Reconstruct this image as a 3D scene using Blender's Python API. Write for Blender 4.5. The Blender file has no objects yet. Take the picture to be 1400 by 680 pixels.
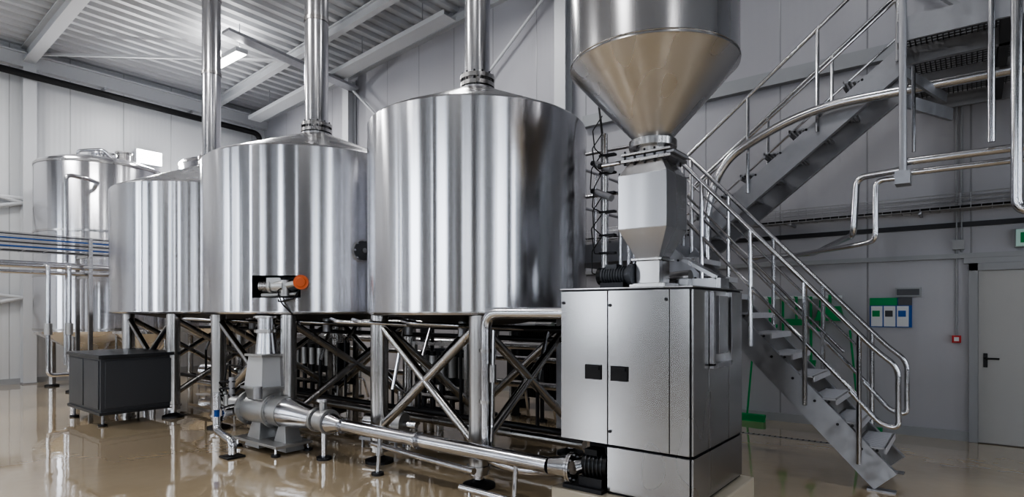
import bpy, bmesh, math, random
from mathutils import Vector, Matrix
random.seed(4)
sc = bpy.context.scene
V = Vector
try:
    sc.view_settings.view_transform = 'AgX'
    sc.view_settings.look = 'AgX - High Contrast'
    sc.view_settings.exposure = -0.85
except Exception as e:
    print(e)

# ------------------------------------------------------------------ materials
def newmat(name):
    m = bpy.data.materials.new(name); m.use_nodes = True
    nt = m.node_tree
    return m, nt, nt.nodes["Principled BSDF"]

def simple(name, col, rough=0.5, metal=0.0, emis=None, es=0.0, noise=0.0, nscale=6.0, coat=0.0):
    m, nt, b = newmat(name)
    b.inputs["Base Color"].default_value = (*col, 1)
    b.inputs["Roughness"].default_value = rough
    b.inputs["Metallic"].default_value = metal
    b.inputs["Coat Weight"].default_value = coat
    if emis:
        b.inputs["Emission Color"].default_value = (*emis, 1)
        b.inputs["Emission Strength"].default_value = es
    tc = nt.nodes.new("ShaderNodeTexCoord")
    n = nt.nodes.new("ShaderNodeTexNoise"); n.inputs["Scale"].default_value = nscale
    n.inputs["Detail"].default_value = 4
    nt.links.new(tc.outputs["Object"], n.inputs["Vector"])
    mr = nt.nodes.new("ShaderNodeMapRange")
    k = noise if noise else 0.05
    mr.inputs["To Min"].default_value = max(0.02, rough*(1-k*2)); mr.inputs["To Max"].default_value = min(1, rough*(1+k*2))
    nt.links.new(n.outputs["Fac"], mr.inputs["Value"])
    nt.links.new(mr.outputs["Result"], b.inputs["Roughness"])
    return m

def steel(name, col, rough, aniso=0.0, ripple=0.0, rscale=3.0, arot=0.25, zs=0.004, detail=1.0):
    m, nt, b = newmat(name)
    L = nt.links.new; N = nt.nodes.new
    b.inputs["Base Color"].default_value = (*col, 1)
    b.inputs["Metallic"].default_value = 1
    tc = N("ShaderNodeTexCoord")
    mp = N("ShaderNodeMapping"); mp.inputs["Scale"].default_value = (rscale, rscale, rscale*zs)
    L(tc.outputs["Object"], mp.inputs["Vector"])
    n1 = N("ShaderNodeTexNoise"); n1.inputs["Scale"].default_value = 1.0; n1.inputs["Detail"].default_value = detail
    n1.inputs["Roughness"].default_value = .4
    L(mp.outputs["Vector"], n1.inputs["Vector"])
    mr = N("ShaderNodeMapRange"); mr.inputs["From Min"].default_value = .3; mr.inputs["From Max"].default_value = .7
    mr.inputs["To Min"].default_value = rough*0.85; mr.inputs["To Max"].default_value = rough*1.2
    L(n1.outputs["Fac"], mr.inputs["Value"]); L(mr.outputs["Result"], b.inputs["Roughness"])
    if ripple > 0:
        bp = N("ShaderNodeBump"); bp.inputs["Strength"].default_value = 1.0; bp.inputs["Distance"].default_value = ripple
        L(n1.outputs["Fac"], bp.inputs["Height"]); L(bp.outputs["Normal"], b.inputs["Normal"])
    if aniso > 0:
        b.inputs["Anisotropic"].default_value = aniso
        b.inputs["Anisotropic Rotation"].default_value = arot
        g = N("ShaderNodeNewGeometry")
        cx = N("ShaderNodeVectorMath"); cx.operation = 'CROSS_PRODUCT'
        L(g.outputs["Normal"], cx.inputs[0]); cx.inputs[1].default_value = (0.001, 0.002, 1)
        L(cx.outputs["Vector"], b.inputs["Tangent"])
    return m

M_shell = steel("brushed_steel_shell", (.66, .66, .685), .23, .85, .026, 2.8, detail=2.0)
M_hop = steel("satin_steel_hopper", (.54, .54, .555), .27, .6, .010, 3.0)
M_cone = steel("satin_steel_cone", (.70, .69, .69), .27, .5, .006, 3.0)
M_pipe = steel("polished_pipe_steel", (.64, .64, .66), .20)
M_cab = steel("cabinet_steel", (.44, .435, .435), .24, .5, .004, 1.6, zs=.5)
M_galv = simple("galvanised_steel", (.44, .445, .47), .45, .7, noise=.3, nscale=14)
M_tread = simple("tread_plate", (.60, .60, .63), .5, .2, noise=.3, nscale=20)
M_frame = steel("frame_steel_tube", (.54, .53, .525), .24)
M_dark = simple("dark_steel", (.07, .07, .075), .45, .8)
M_black = simple("black_plastic", (.014, .014, .016), .4)
M_anth = simple("anthracite_panel", (.09, .095, .107), .34)
M_anth2 = simple("dark_lid_paint", (.05, .053, .06), .30)
M_white = simple("white_painted_steel", (.58, .59, .61), .5)
M_trim = simple("grey_trim_paint", (.38, .39, .41), .5)
M_cast = simple("cast_housing", (.54, .54, .54), .40, .8)
M_green = simple("green_plastic", (.012, .32, .11), .45)
M_orange = simple("orange_cap", (.72, .17, .06), .45)
M_blue = simple("blue_plastic", (.03, .12, .42), .4)
M_red = simple("red_plastic", (.55, .03, .03), .4)
M_paper = simple("paper_white", (.70, .72, .74), .7)
M_door = simple("door_paint", (.48, .48, .475), .45)
M_plinth = simple("epoxy_plinth", (.60, .54, .44), .35)
M_lamp = simple("lamp_diffuser", (1, 1, 1), .5, emis=(1, .99, .97), es=14)
M_flood = simple("flood_diffuser", (1, 1, 1), .5, emis=(.95, .98, 1), es=40)
M_glow = simple("glow_panel_emission", (.8, .85, .9), .5, emis=(.86, .92, 1), es=10)  # emission for invented out-of-view panels mirrored in the steel
M_exit = simple("exit_sign_face", (.5, .65, .62), .5, emis=(.45, .75, .65), es=.16)
M_grate = simple("grating_dark", (.12, .12, .125), .5, .8)
M_farwall = simple("far_wall_paint", (.10, .105, .115), .6)

def wall_mat(name, col, axis, period, groove=.015):
    m, nt, b = newmat(name); L = nt.links.new; N = nt.nodes.new
    g = N("ShaderNodeNewGeometry"); s = N("ShaderNodeSeparateXYZ"); L(g.outputs["Position"], s.inputs[0])
    d = N("ShaderNodeMath"); d.operation = 'DIVIDE'; L(s.outputs[axis], d.inputs[0]); d.inputs[1].default_value = period
    f = N("ShaderNodeMath"); f.operation = 'FRACT'; L(d.outputs[0], f.inputs[0])
    p = N("ShaderNodeMath"); p.operation = 'PINGPONG'; L(f.outputs[0], p.inputs[0]); p.inputs[1].default_value = .5
    c = N("ShaderNodeMapRange"); c.inputs["From Min"].default_value = 0; c.inputs["From Max"].default_value = groove/period
    L(p.outputs[0], c.inputs["Value"])
    r = N("ShaderNodeMath"); r.operation = 'MULTIPLY'; L(s.outputs[axis], r.inputs[0]); r.inputs[1].default_value = 62.8
    sn = N("ShaderNodeMath"); sn.operation = 'SINE'; L(r.outputs[0], sn.inputs[0])
    sm = N("ShaderNodeMath"); sm.operation = 'MULTIPLY_ADD'; L(sn.outputs[0], sm.inputs[0]); sm.inputs[1].default_value = .12; L(c.outputs[0], sm.inputs[2])
    bp = N("ShaderNodeBump"); bp.inputs["Distance"].default_value = .004; L(sm.outputs[0], bp.inputs["Height"])
    L(bp.outputs["Normal"], b.inputs["Normal"])
    mx = N("ShaderNodeMix"); mx.data_type = 'RGBA'
    mx.inputs["A"].default_value = (col[0]*.62, col[1]*.62, col[2]*.62, 1); mx.inputs["B"].default_value = (*col, 1)
    L(c.outputs[0], mx.inputs["Factor"]); L(mx.outputs["Result"], b.inputs["Base Color"])
    b.inputs["Roughness"].default_value = .32
    return m
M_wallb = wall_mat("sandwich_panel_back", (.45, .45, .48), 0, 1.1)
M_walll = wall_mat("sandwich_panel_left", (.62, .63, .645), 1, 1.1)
M_ceil = simple("corrugated_deck_paint", (.56, .57, .59), .5)

m, nt, b = newmat("epoxy_floor"); M_floor = m
L = nt.links.new; N = nt.nodes.new
g = N("ShaderNodeNewGeometry"); n = N("ShaderNodeTexNoise"); n.inputs["Scale"].default_value = .55; n.inputs["Detail"].default_value = 5
L(g.outputs["Position"], n.inputs["Vector"])
cr = N("ShaderNodeValToRGB"); cr.color_ramp.elements[0].position = .3; cr.color_ramp.elements[1].position = .7
cr.color_ramp.elements[0].color = (.55, .435, .29, 1); cr.color_ramp.elements[1].color = (.68, .56, .40, 1)
L(n.outputs["Fac"], cr.inputs["Fac"]); L(cr.outputs["Color"], b.inputs["Base Color"])
n2 = N("ShaderNodeTexNoise"); n2.inputs["Scale"].default_value = 1.4; n2.inputs["Detail"].default_value = 6
L(g.outputs["Position"], n2.inputs["Vector"])
mr = N("ShaderNodeMapRange"); mr.inputs["From Min"].default_value = .3; mr.inputs["From Max"].default_value = .75
mr.inputs["To Min"].default_value = .03; mr.inputs["To Max"].default_value = .09
L(n2.outputs["Fac"], mr.inputs["Value"]); L(mr.outputs["Result"], b.inputs["Roughness"])
n3 = N("ShaderNodeTexNoise"); n3.inputs["Scale"].default_value = 3.0; n3.inputs["Detail"].default_value = 2
L(g.outputs["Position"], n3.inputs["Vector"])
bp = N("ShaderNodeBump"); bp.inputs["Distance"].default_value = .004; bp.inputs["Strength"].default_value = .5
L(n3.outputs["Fac"], bp.inputs["Height"]); L(bp.outputs["Normal"], b.inputs["Normal"])
L(bp.outputs["Normal"], b.inputs["Coat Normal"])
b.inputs["IOR"].default_value = 1.7
b.inputs["Coat Weight"].default_value = 1.0; b.inputs["Coat Roughness"].default_value = .02; b.inputs["Coat IOR"].default_value = 1.6

# ------------------------------------------------------------------ builder
class Obj:
    def __init__(s, name, loc=(0, 0, 0)):
        s.name = name; s.loc = V(loc); s.bm = bmesh.new(); s.mats = []
    def mi(s, m):
        if m not in s.mats: s.mats.append(m)
        return s.mats.index(m)
    def face(s, vs, m):
        try:
            f = s.bm.faces.new(vs); f.material_index = s.mi(m); f.smooth = True; return f
        except ValueError: return None
    def hexa(s, c8, m):
        v = [s.bm.verts.new(V(p)) for p in c8]
        for q in ((3,2,1,0),(4,5,6,7),(0,1,5,4),(1,2,6,5),(2,3,7,6),(3,0,4,7)):
            s.face([v[i] for i in q], m)
        return s
    def box(s, x0, x1, y0, y1, z0, z1, m):
        return s.hexa([(x0,y0,z0),(x1,y0,z0),(x1,y1,z0),(x0,y1,z0),(x0,y0,z1),(x1,y0,z1),(x1,y1,z1),(x0,y1,z1)], m)
    def frustum(s, cx, cy, z0, a0, b0, z1, a1, b1, m):
        return s.hexa([(cx-a0,cy-b0,z0),(cx+a0,cy-b0,z0),(cx+a0,cy+b0,z0),(cx-a0,cy+b0,z0),
                       (cx-a1,cy-b1,z1),(cx+a1,cy-b1,z1),(cx+a1,cy+b1,z1),(cx-a1,cy+b1,z1)], m)
    def obox(s, c, ax, ay, az, m):
        c, ax, ay, az = V(c), V(ax), V(ay), V(az)
        return s.hexa([c-ax-ay-az, c+ax-ay-az, c+ax+ay-az, c-ax+ay-az, c-ax-ay+az, c+ax-ay+az, c+ax+ay+az, c-ax+ay+az], m)
    def beam(s, p0, p1, w, h, m, up=(0,0,1)):
        p0, p1 = V(p0), V(p1); d = (p1-p0); ln = d.length; d.normalize()
        side = d.cross(V(up)).normalized(); u2 = side.cross(d).normalized()
        return s.obox((p0+p1)/2, d*ln/2, side*w/2, u2*h/2, m)
    def sweep(s, pts, r, m, seg=14, caps=True):
        pts = [V(p) for p in pts]; n = len(pts)
        rs = r if isinstance(r, (list, tuple)) else [r]*n
        t0 = (pts[1]-pts[0]).normalized()
        ref = V((0,0,1)) if abs(t0.z) < .9 else V((1,0,0))
        nrm = t0.cross(ref).normalized(); rings = []; pt = t0
        for i, p in enumerate(pts):
            if i == 0: t = t0
            elif i == n-1: t = (pts[-1]-pts[-2]).normalized()
            else:
                t = ((pts[i+1]-p).normalized()+(p-pts[i-1]).normalized())
                t = t.normalized() if t.length > 1e-6 else pt
            q = pt.rotation_difference(t); nrm = q @ nrm; pt = t
            bn = t.cross(nrm).normalized()
            rings.append([s.bm.verts.new(p + (nrm*math.cos(a)+bn*math.sin(a))*rs[i]) for a in [2*math.pi*k/seg for k in range(seg)]])
        for i in range(n-1):
            for k in range(seg):
                k2 = (k+1) % seg
                s.face([rings[i][k], rings[i][k2], rings[i+1][k2], rings[i+1][k]], m)
        if caps:
            s.face(list(reversed(rings[0])), m); s.face(rings[-1], m)
        return s
    def cyl(s, p0, p1, r, m, r1=None, seg=24):
        return s.sweep([p0, p1], [r, r if r1 is None else r1], m, seg)
    def pipe(s, pts, r, m, bend=None, seg=14):
        pts = [V(p) for p in pts]; bend = bend or r*2.6; out = [pts[0]]
        for i in range(1, len(pts)-1):
            p = pts[i]; a = (pts[i-1]-p); c = (pts[i+1]-p)
            b_ = min(bend, a.length*.48, c.length*.48); a.normalize(); c.normalize()
            A = p+a*b_; C = p+c*b_
            for k in range(9):
                t = k/8; out.append(A*(1-t)**2 + p*2*t*(1-t) + C*t*t)
        out.append(pts[-1])
        return s.sweep(out, r, m, seg)
    def flange(s, p, d, r, th, m, bolts=8):
        p, d = V(p), V(d).normalized()
        s.cyl(p-d*th, p-d*th*.08, r, m, seg=28); s.cyl(p+d*th*.08, p+d*th, r, m, seg=28)
        ref = V((0,0,1)) if abs(d.z) < .9 else V((1,0,0))
        a = d.cross(ref).normalized(); b2 = d.cross(a)
        for k in range(bolts):
            an = 2*math.pi*k/bolts; q = p+(a*math.cos(an)+b2*math.sin(an))*r*.84
            s.cyl(q-d*th*1.5, q+d*th*1.5, r*.07, M_galv, seg=6)
    def lathe(s, cx, cy, prof, m, seg=96, skip=None):
        rings = []
        for (r, z) in prof:
            if r < 1e-5: rings.append([s.bm.verts.new((cx, cy, z))])
            else: rings.append([s.bm.verts.new((cx+r*math.cos(2*math.pi*k/seg), cy+r*math.sin(2*math.pi*k/seg), z)) for k in range(seg)])
        for i in range(len(prof)-1):
            A, B = rings[i], rings[i+1]
            for k in range(seg):
                k2 = (k+1) % seg
                if skip and skip(i, k): continue
                if len(A) == 1 and len(B) == 1: continue
                if len(A) == 1: s.face([A[0], B[k2], B[k]], m)
                elif len(B) == 1: s.face([A[k], A[k2], B[0]], m)
                else: s.face([A[k], A[k2], B[k2], B[k]], m)
        return rings
    def done(s, bevel=0, parent=None, ang=32):
        me = bpy.data.meshes.new(s.name)
        for v in s.bm.verts: v.co -= s.loc
        bmesh.ops.recalc_face_normals(s.bm, faces=s.bm.faces)
        s.bm.to_mesh(me); s.bm.free()
        for m in s.mats: me.materials.append(m)
        me.set_sharp_from_angle(angle=math.radians(ang))
        o = bpy.data.objects.new(s.name, me); sc.collection.objects.link(o); o.location = s.loc
        if bevel:
            md = o.modifiers.new("bevel", 'BEVEL'); md.width = bevel; md.segments = 2; md.limit_method = 'ANGLE'; md.angle_limit = math.radians(50)
        if parent: 
            o.parent = parent; o.matrix_parent_inverse = Matrix.Translation(-parent.location)
        return o

# ------------------------------------------------------------------ room
XL, XR, YB, YF = -16.6, 7.0, 9.19, -8.0
def zc(x): return 7.5 + .07*(x-XL)
o = Obj("floor"); o.box(XL-.3, XR+.3, YF-.3, YB+.3, -.2, 0, M_floor); o.done()
def slopewall(name, y0, y1, mat):
    o = Obj(name)
    o.hexa([(XL-.3,y0,0),(XR+.3,y0,0),(XR+.3,y1,0),(XL-.3,y1,0),(XL-.3,y0,zc(XL)+.2),(XR+.3,y0,zc(XR)+.2),(XR+.3,y1,zc(XR)+.2),(XL-.3,y1,zc(XL)+.2)], mat)
    o.done()
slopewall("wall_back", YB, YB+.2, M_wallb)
slopewall("wall_front", YF-.2, YF, M_farwall)
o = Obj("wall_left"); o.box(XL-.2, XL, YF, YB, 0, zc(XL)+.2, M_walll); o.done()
o = Obj("wall_right"); o.box(XR, XR+.2, YF, YB, 0, zc(XR)+.2, M_farwall); o.done()
o = Obj("ceiling"); per = .30; x = XL
prof = []
while x < XR:
    for dx, dz in ((0,0),(.11,0),(.15,.075),(.26,.075)):
        prof.append((x+dx, dz))
    x += per
va = [o.bm.verts.new((px, YF, zc(px)+dz)) for px, dz in prof]; vb = [o.bm.verts.new((px, YB, zc(px)+dz)) for px, dz in prof]
for i in range(len(prof)-1): o.face([va[i], va[i+1], vb[i+1], vb[i]], M_ceil)
o.done()
for i, (y, w, h) in enumerate(((3.6, .22, .36), (-1.6, .22, .36), (7.7, .14, .22))):
    o = Obj("roof_beam")
    for dz, ww, hh in ((-.02, w, .03), (-h, w, .03), (-h/2, .03, h)):
        o.beam((XL+.01, y, zc(XL)+dz-.02), (XR-.01, y, zc(XR)+dz-.02), ww, hh, M_white)
    o.done()
o = Obj("trim_1"); o.box(XL+.0, XL+.18, YF, YB, 7.0, 7.28, M_white); o.box(XL, XL+.26, YF, YB, 7.28, 7.31, M_white); o.done()
o = Obj("trim_2"); o.hexa([(XL,YB-.12,zc(XL)-.3),(XR,YB-.12,zc(XR)-.3),(XR,YB,zc(XR)-.3),(XL,YB,zc(XL)-.3),(XL,YB-.12,zc(XL)-.12),(XR,YB-.12,zc(XR)-.12),(XR,YB,zc(XR)-.12),(XL,YB,zc(XL)-.12)], M_white); o.done()
o = Obj("trim_3"); o.box(-5.5, XR, YB-.05, YB, 2.27, 2.33, M_trim); o.done()
o = Obj("trim_4"); o.box(-5.5, XR, YB-.12, YB, 4.92, 5.12, M_trim); o.done()
o = Obj("baseboard_back"); o.box(XL, -.02, YB-.03, YB, 0, .12, M_trim); o.done()
o = Obj("baseboard_left"); o.box(XL, XL+.03, YF, YB, 0, .12, M_trim); o.done()
def column(x, y, zt, nrm):
    o = Obj("steel_column", (x, y, 0))
    if nrm == 'x':
        o.box(x-.12, x-.1, y-.12, y+.12, 0, zt, M_white); o.box(x+.1, x+.12, y-.12, y+.12, 0, zt, M_white); o.box(x-.1, x+.1, y-.01, y+.01, 0, zt, M_white)
    else:
        o.box(x-.12, x+.12, y-.12, y-.1, 0, zt, M_white); o.box(x-.12, x+.12, y+.1, y+.12, 0, zt, M_white); o.box(x-.01, x+.01, y-.1, y+.1, 0, zt, M_white)
    o.box(x-.125, x+.16, y-.13, y+.13, 0, .03, M_galv)
    o.done()
column(XL+.14, 3.6, 7.0, 'x'); column(XL+.14, -1.6, 7.0, 'x')
column(-12.3, YB-.14, 7.4, 'y'); column(-5.9, YB-.14, 7.8, 'y')
o = Obj("wall_bracing")
for a, b_ in (((XL+.1, -1.5, 5.2), (XL+.1, 3.5, 4.0)), ((XL+.1, -1.5, 2.6), (XL+.1, 3.5, 4.0)), ((XL+.1, -1.5, 4.0), (XL+.1, 3.5, 4.1)), ((XL+.1,-1.5,2.6),(XL+.1,3.5,1.9)), ((XL+.1,-1.5,.7),(XL+.1,3.5,1.9))):
    o.cyl(a, b_, .045, M_white, seg=10)
o.done()
o = Obj("roof_bracing")
o.cyl((-12.3, YB-.2, 7.3), (-7.5, YB-.2, 3.0), .03, M_white, seg=10)
o.cyl((-6, YB-.2, 7.7), (-9.5, YB-.2, 5.0), .03, M_white, seg=10)
o.beam((.2, YB-.2, 5.0), (-2.6, YB-.2, 8.0), .05, .12, M_trim, up=(0,1,0))
o.beam((-16.2, 3.6, 7.25), (-12.5, 7.7, 7.5), .06, .05, M_white)
o.done()
o = Obj("drain_pipe"); o.pipe([(XL+.35, -6, 6.85), (XL+.35, 8.85, 6.75), (XL+.35, 8.85, 6.3)], .075, M_black, bend=.25)
for y in range(-5, 9, 2): o.box(XL+.01, XL+.36, y-.02, y+.02, 6.9, 6.95, M_galv)
o.done()
o = Obj("ceiling_cable_tray")
o.beam((-15.8, 8.45, 6.95), (-8.2, 8.45, 7.5), .34, .02, M_white)
for dy in (-.17, .17): o.beam((-15.8, 8.45+dy, 6.99), (-8.2, 8.45+dy, 7.54), .015, .1, M_white)
o.beam((-12.0, 5.8, 7.35), (-12.0, 9.0, 7.1), .3, .06, M_galv)
for x in (-15, -13, -11, -9): o.cyl((x, 8.45, 6.95+(x+15.8)*.0724), (x, 8.45, zc(x)+.02), .012, M_galv, seg=6)
o.done()

# ------------------------------------------------------------------ lamps + lights
def area(name, loc, rot, sx, sy, e, col=(1, .985, .97), parent=None):
    l = bpy.data.lights.new(name, 'AREA'); l.shape = 'RECTANGLE'; l.size = sx; l.size_y = sy; l.energy = e; l.color = col
    ob = bpy.data.objects.new(name, l); sc.collection.objects.link(ob)
    ob.location = loc; ob.rotation_euler = rot
    if parent: ob.parent = parent; ob.matrix_parent_inverse = Matrix.Translation(-parent.location)
    return ob
for (x, y, e, eu) in ((-12.8, 6.25, 240, 22), (-13.5, 1.0, 270, 12), (-8.3, 1.0, 140, 12), (-3.2, 1.0, 80, 12), (2.4, 1.0, 24, 8), (-8.3, -4.5, 80, 8), (-6.6, 7.0, 110, 14), (-1.2, 5.7, 38, 8)):
    z = zc(x) - .65
    o = Obj("high_bay_lamp", (x, y, z))
    o.box(x-.6, x+.6, y-.13, y+.13, z, z+.09, M_white); o.box(x-.57, x+.57, y-.11, y+.11, z-.012, z, M_lamp)
    o.box(x-.57, x+.57, y-.05, y+.05, z+.09, z+.10, M_lamp)  # glowing top strip, added along with the upward fill
    o.cyl((x-.5, y, z+.09), (x-.5, y, zc(x)-.005), .01, M_galv, seg=6); o.cyl((x+.5, y, z+.09), (x+.5, y, zc(x)-.005), .01, M_galv, seg=6)
    p = o.done()
    area("lamp_light", (x, y, z-.03), (0, 0, 0), 1.1, .22, e, parent=p)
    area("ceiling_fill", (x, y, z+.13), (math.pi, 0, 0), 1.1, .12, eu, parent=p)  # upward fill added to brighten the ceiling
o = Obj("wall_flood_lamp", (XL+.2, 6.0, 5.5)); o.box(XL+.005, XL+.1, 5.95, 6.05, 5.45, 5.55, M_dark)
o.box(XL+.1, XL+.22, 5.70, 6.30, 5.32, 5.68, M_white); o.box(XL+.22, XL+.23, 5.72, 6.28, 5.34, 5.66, M_flood); p = o.done()
area("lamp_light", (XL+.26, 6.0, 5.5), (0, math.radians(-70), 0), .3, .5, 300, parent=p)
def glow_panel_f(i, x, w=.9, z0=1.0, z1=6.2):  # framed glowing panel, added unseen to put bright bands on the steel
    o = Obj("glow_panel_%d" % i)
    o.box(x-w/2, x+w/2, YF, YF+.03, z0, z1, M_glow)
    for xx in (x-w/2, x+w/2): o.box(xx-.04, xx+.04, YF, YF+.08, z0-.04, z1+.04, M_trim)
    for zz in (z0, (z0+z1)/2, z1): o.box(x-w/2, x+w/2, YF, YF+.08, zz-.04, zz+.04, M_trim)
    o.done()
for i, (x, w) in enumerate(((-15.0, 1.2), (-12.2, .6), (-9.0, 1.3), (-5.6, .5), (-2.0, 1.2), (2.8, .8))): glow_panel_f(i+1, x, w)
for i, (y, w) in enumerate(((-5.5, 1.0), (-1.2, 1.3), (2.4, .7), (5.6, 1.0))):
    o = Obj("glow_panel_%d" % (i+7))  # more added glow panels on the unseen right wall, for steel reflections
    o.box(XR-.03, XR, y-w/2, y+w/2, 1.0, 6.2, M_glow)
    for yy in (y-w/2, y+w/2): o.box(XR-.08, XR, yy-.04, yy+.04, .96, 6.24, M_trim)
    for zz in (1.0, 3.6, 6.2): o.box(XR-.08, XR, y-w/2, y+w/2, zz-.04, zz+.04, M_trim)
    o.done()

# ------------------------------------------------------------------ brewing vessels
ZB, ZT = 1.6, 3.58
def vessel(cx, cy, R, opening=None, apex=4.02, pr=.14):
    o = Obj("brewing_vessel", (cx, cy, 0))
    seg = 160
    if opening:
        a0, a1, z0, z1 = opening
        k0 = int((a0 % 360)/360*seg); k1 = int((a1 % 360)/360*seg)
        prof = [(R-.02, ZB-.02), (R, ZB), (R, z0), (R, z1), (R, ZT-.02), (R-.02, ZT)]
        rings = o.lathe(cx, cy, prof, M_shell, seg, skip=lambda i, k: i == 2 and k0 <= k < k1)
        ri = R-.24
        inn = [[o.bm.verts.new((cx+ri*math.cos(2*math.pi*k/seg), cy+ri*math.sin(2*math.pi*k/seg), z)) for k in range(k0, k1+1)] for z in (z0, z1)]
        n = k1-k0
        for j in range(n):
            o.face([inn[0][j], inn[0][j+1], inn[1][j+1], inn[1][j]], M_anth)
            o.face([rings[2][k0+j], rings[2][k0+j+1], inn[0][j+1], inn[0][j]], M_frame)
            o.face([rings[3][k0+j], rings[3][k0+j+1], inn[1][j+1], inn[1][j]], M_dark)
        o.face([rings[2][k0], rings[3][k0], inn[1][0], inn[0][0]], M_dark)
        o.face([rings[2][k1], rings[3][k1], inn[1][n], inn[0][n]], M_dark)
    else:
        o.lathe(cx, cy, [(R-.02, ZB-.02), (R, ZB), (R, ZT-.02), (R-.02, ZT)], M_shell, seg)
    o.lathe(cx, cy, [(R-.02, ZT), (R-.05, ZT+.02), (pr+.06, apex), (pr+.06, apex+.02)], M_hop, seg)
    o.lathe(cx, cy, [(R-.02, ZB-.02), (R-.06, ZB-.03), (R*.8, ZB-.03), (R*.4, ZB-.12), (0, ZB-.16)], M_dark, 64)
    ztop = zc(cx)-.01
    o.lathe(cx, cy, [(pr, apex-.1), (pr, ztop)], M_pipe, 40)
    for zz in (apex+.04, apex+.12): o.lathe(cx, cy, [(pr, zz), (pr+.05, zz), (pr+.05, zz+.045), (pr, zz+.045)], M_frame, 40)
    for zz in (apex+1.6, apex+2.9): o.lathe(cx, cy, [(pr, zz), (pr+.012, zz), (pr+.012, zz+.05), (pr, zz+.05)], M_frame, 40)
    for k in range(12):
        a = 2*math.pi*k/12; o.cyl((cx+(pr+.03)*math.cos(a), cy+(pr+.03)*math.sin(a), apex+.02), (cx+(pr+.03)*math.cos(a), cy+(pr+.03)*math.sin(a), apex+.19), .009, M_dark, seg=6)
    q = R*.6; c4 = [(cx+q, cy-.66*R), (cx+q, cy+.66*R), (cx-q, cy+.66*R), (cx-q, cy-.66*R)]
    for (x, y) in c4:
        o.cyl((x, y, .12), (x, y, ZB-.02), .095, M_frame, seg=28)
        o.cyl((x, y, .05), (x, y, .14), .045, M_pipe, seg=16)
        o.lathe(x, y, [(0, .0), (.15, 0), (.15, .03), (.06, .06), (.05, .07)], M_dark, 24)
        o.lathe(x, y, [(.095, .17), (.115, .17), (.115, .2), (.095, .2)], M_frame, 24)
    for i in range(4):
        a = c4[i]; b_ = c4[(i+1) % 4]
        A0 = V((a[0], a[1], .35)); A1 = V((a[0], a[1], 1.5)); B0 = V((b_[0], b_[1], .35)); B1 = V((b_[0], b_[1], 1.5))
        o.cyl(A0, B1, .045, M_frame, seg=14); o.cyl(A1, B0, .045, M_frame, seg=14)
    o.lathe(cx, cy, [(R, ZB+.0), (R+.006, ZB), (R+.006, ZB+.012), (R, ZB+.012)], M_frame, seg)
    return o
VA = (-4.27, 4.83, 1.18); VB = (-7.27, 4.8, 1.45); VC = (-10.43, 4.8, 1.48)
vessel(*VA).done()
o = vessel(*VB, opening=(-63, -39, 1.77, 2.03), apex=4.08, pr=.16)
cx, cy, R = VB
def ps(ang, r, z): a = math.radians(ang); return V((cx+r*math.cos(a), cy+r*math.sin(a), z))
p0, p1 = ps(-61, R-.11, 1.91), ps(-48, R-.05, 1.91)
o.cyl(p0, p1, .07, M_cast); o.cyl(p0.lerp(p1, .4), p0.lerp(p1, .5), .085, M_cast)
for k in range(6): o.cyl(p0.lerp(p1, .05+.055*k), p0.lerp(p1, .07+.055*k), .08, M_frame)
p2 = ps(-40, R+.04, 1.95)
o.cyl(p1, p2, .04, M_cast); o.cyl(p1+V((0,0,.07)), p1+V((0,0,-.12)), .05, M_cast)
o.cyl(ps(-60, R-.08, 1.80), ps(-42, R-.06, 1.82), .028, M_cast); o.cyl(ps(-45, R-.06, 1.90), ps(-41, R-.0, 1.93), .055, M_anth)
o.obox(ps(-53, R-.06, 1.97), (.07, .05, 0), (-.02, .03, 0), (0, 0, .035), M_cast)
dn = V((.75, -.66, 0)).normalized()
o.cyl(p2-dn*.06, p2+dn*.0, .065, M_cast); o.cyl(p2, p2+dn*.03, .085, M_orange, seg=32); o.cyl(p2+dn*.03, p2+dn*.04, .06, M_orange, r1=.05, seg=32)
o.pipe([p1+V((0,0,.0)), ps(-50, R+.05, 1.85), ps(-48, R+.06, 1.70), ps(-44, R, 1.58)], .008, M_black, seg=8)
o.pipe([ps(-40, R+.04, 1.9), ps(-43, R+.06, 1.76), ps(-50, R+.02, 1.72), ps(-52, R-.1, 1.85)], .008, M_black, seg=8)
pn = V((math.cos(math.radians(-12)), math.sin(math.radians(-12)), 0)); pc = ps(-12, R, 2.35)
o.cyl(pc-pn*.03, pc+pn*.03, .14, M_frame, seg=32); o.cyl(pc+pn*.03, pc+pn*.045, .12, M_anth, seg=32); o.cyl(pc+pn*.045, pc+pn*.07, .03, M_frame)
for k in range(8):
    a = 2*math.pi*k/8; pt = V((-pn.y, pn.x, 0)); q = pc+pt*math.cos(a)*.12+V((0,0,1))*math.sin(a)*.12
    o.cyl(q+pn*.03, q+pn*.055, .012, M_pipe, seg=8)
o.done()
vessel(*VC, apex=4.12, pr=.15).done()

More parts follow.
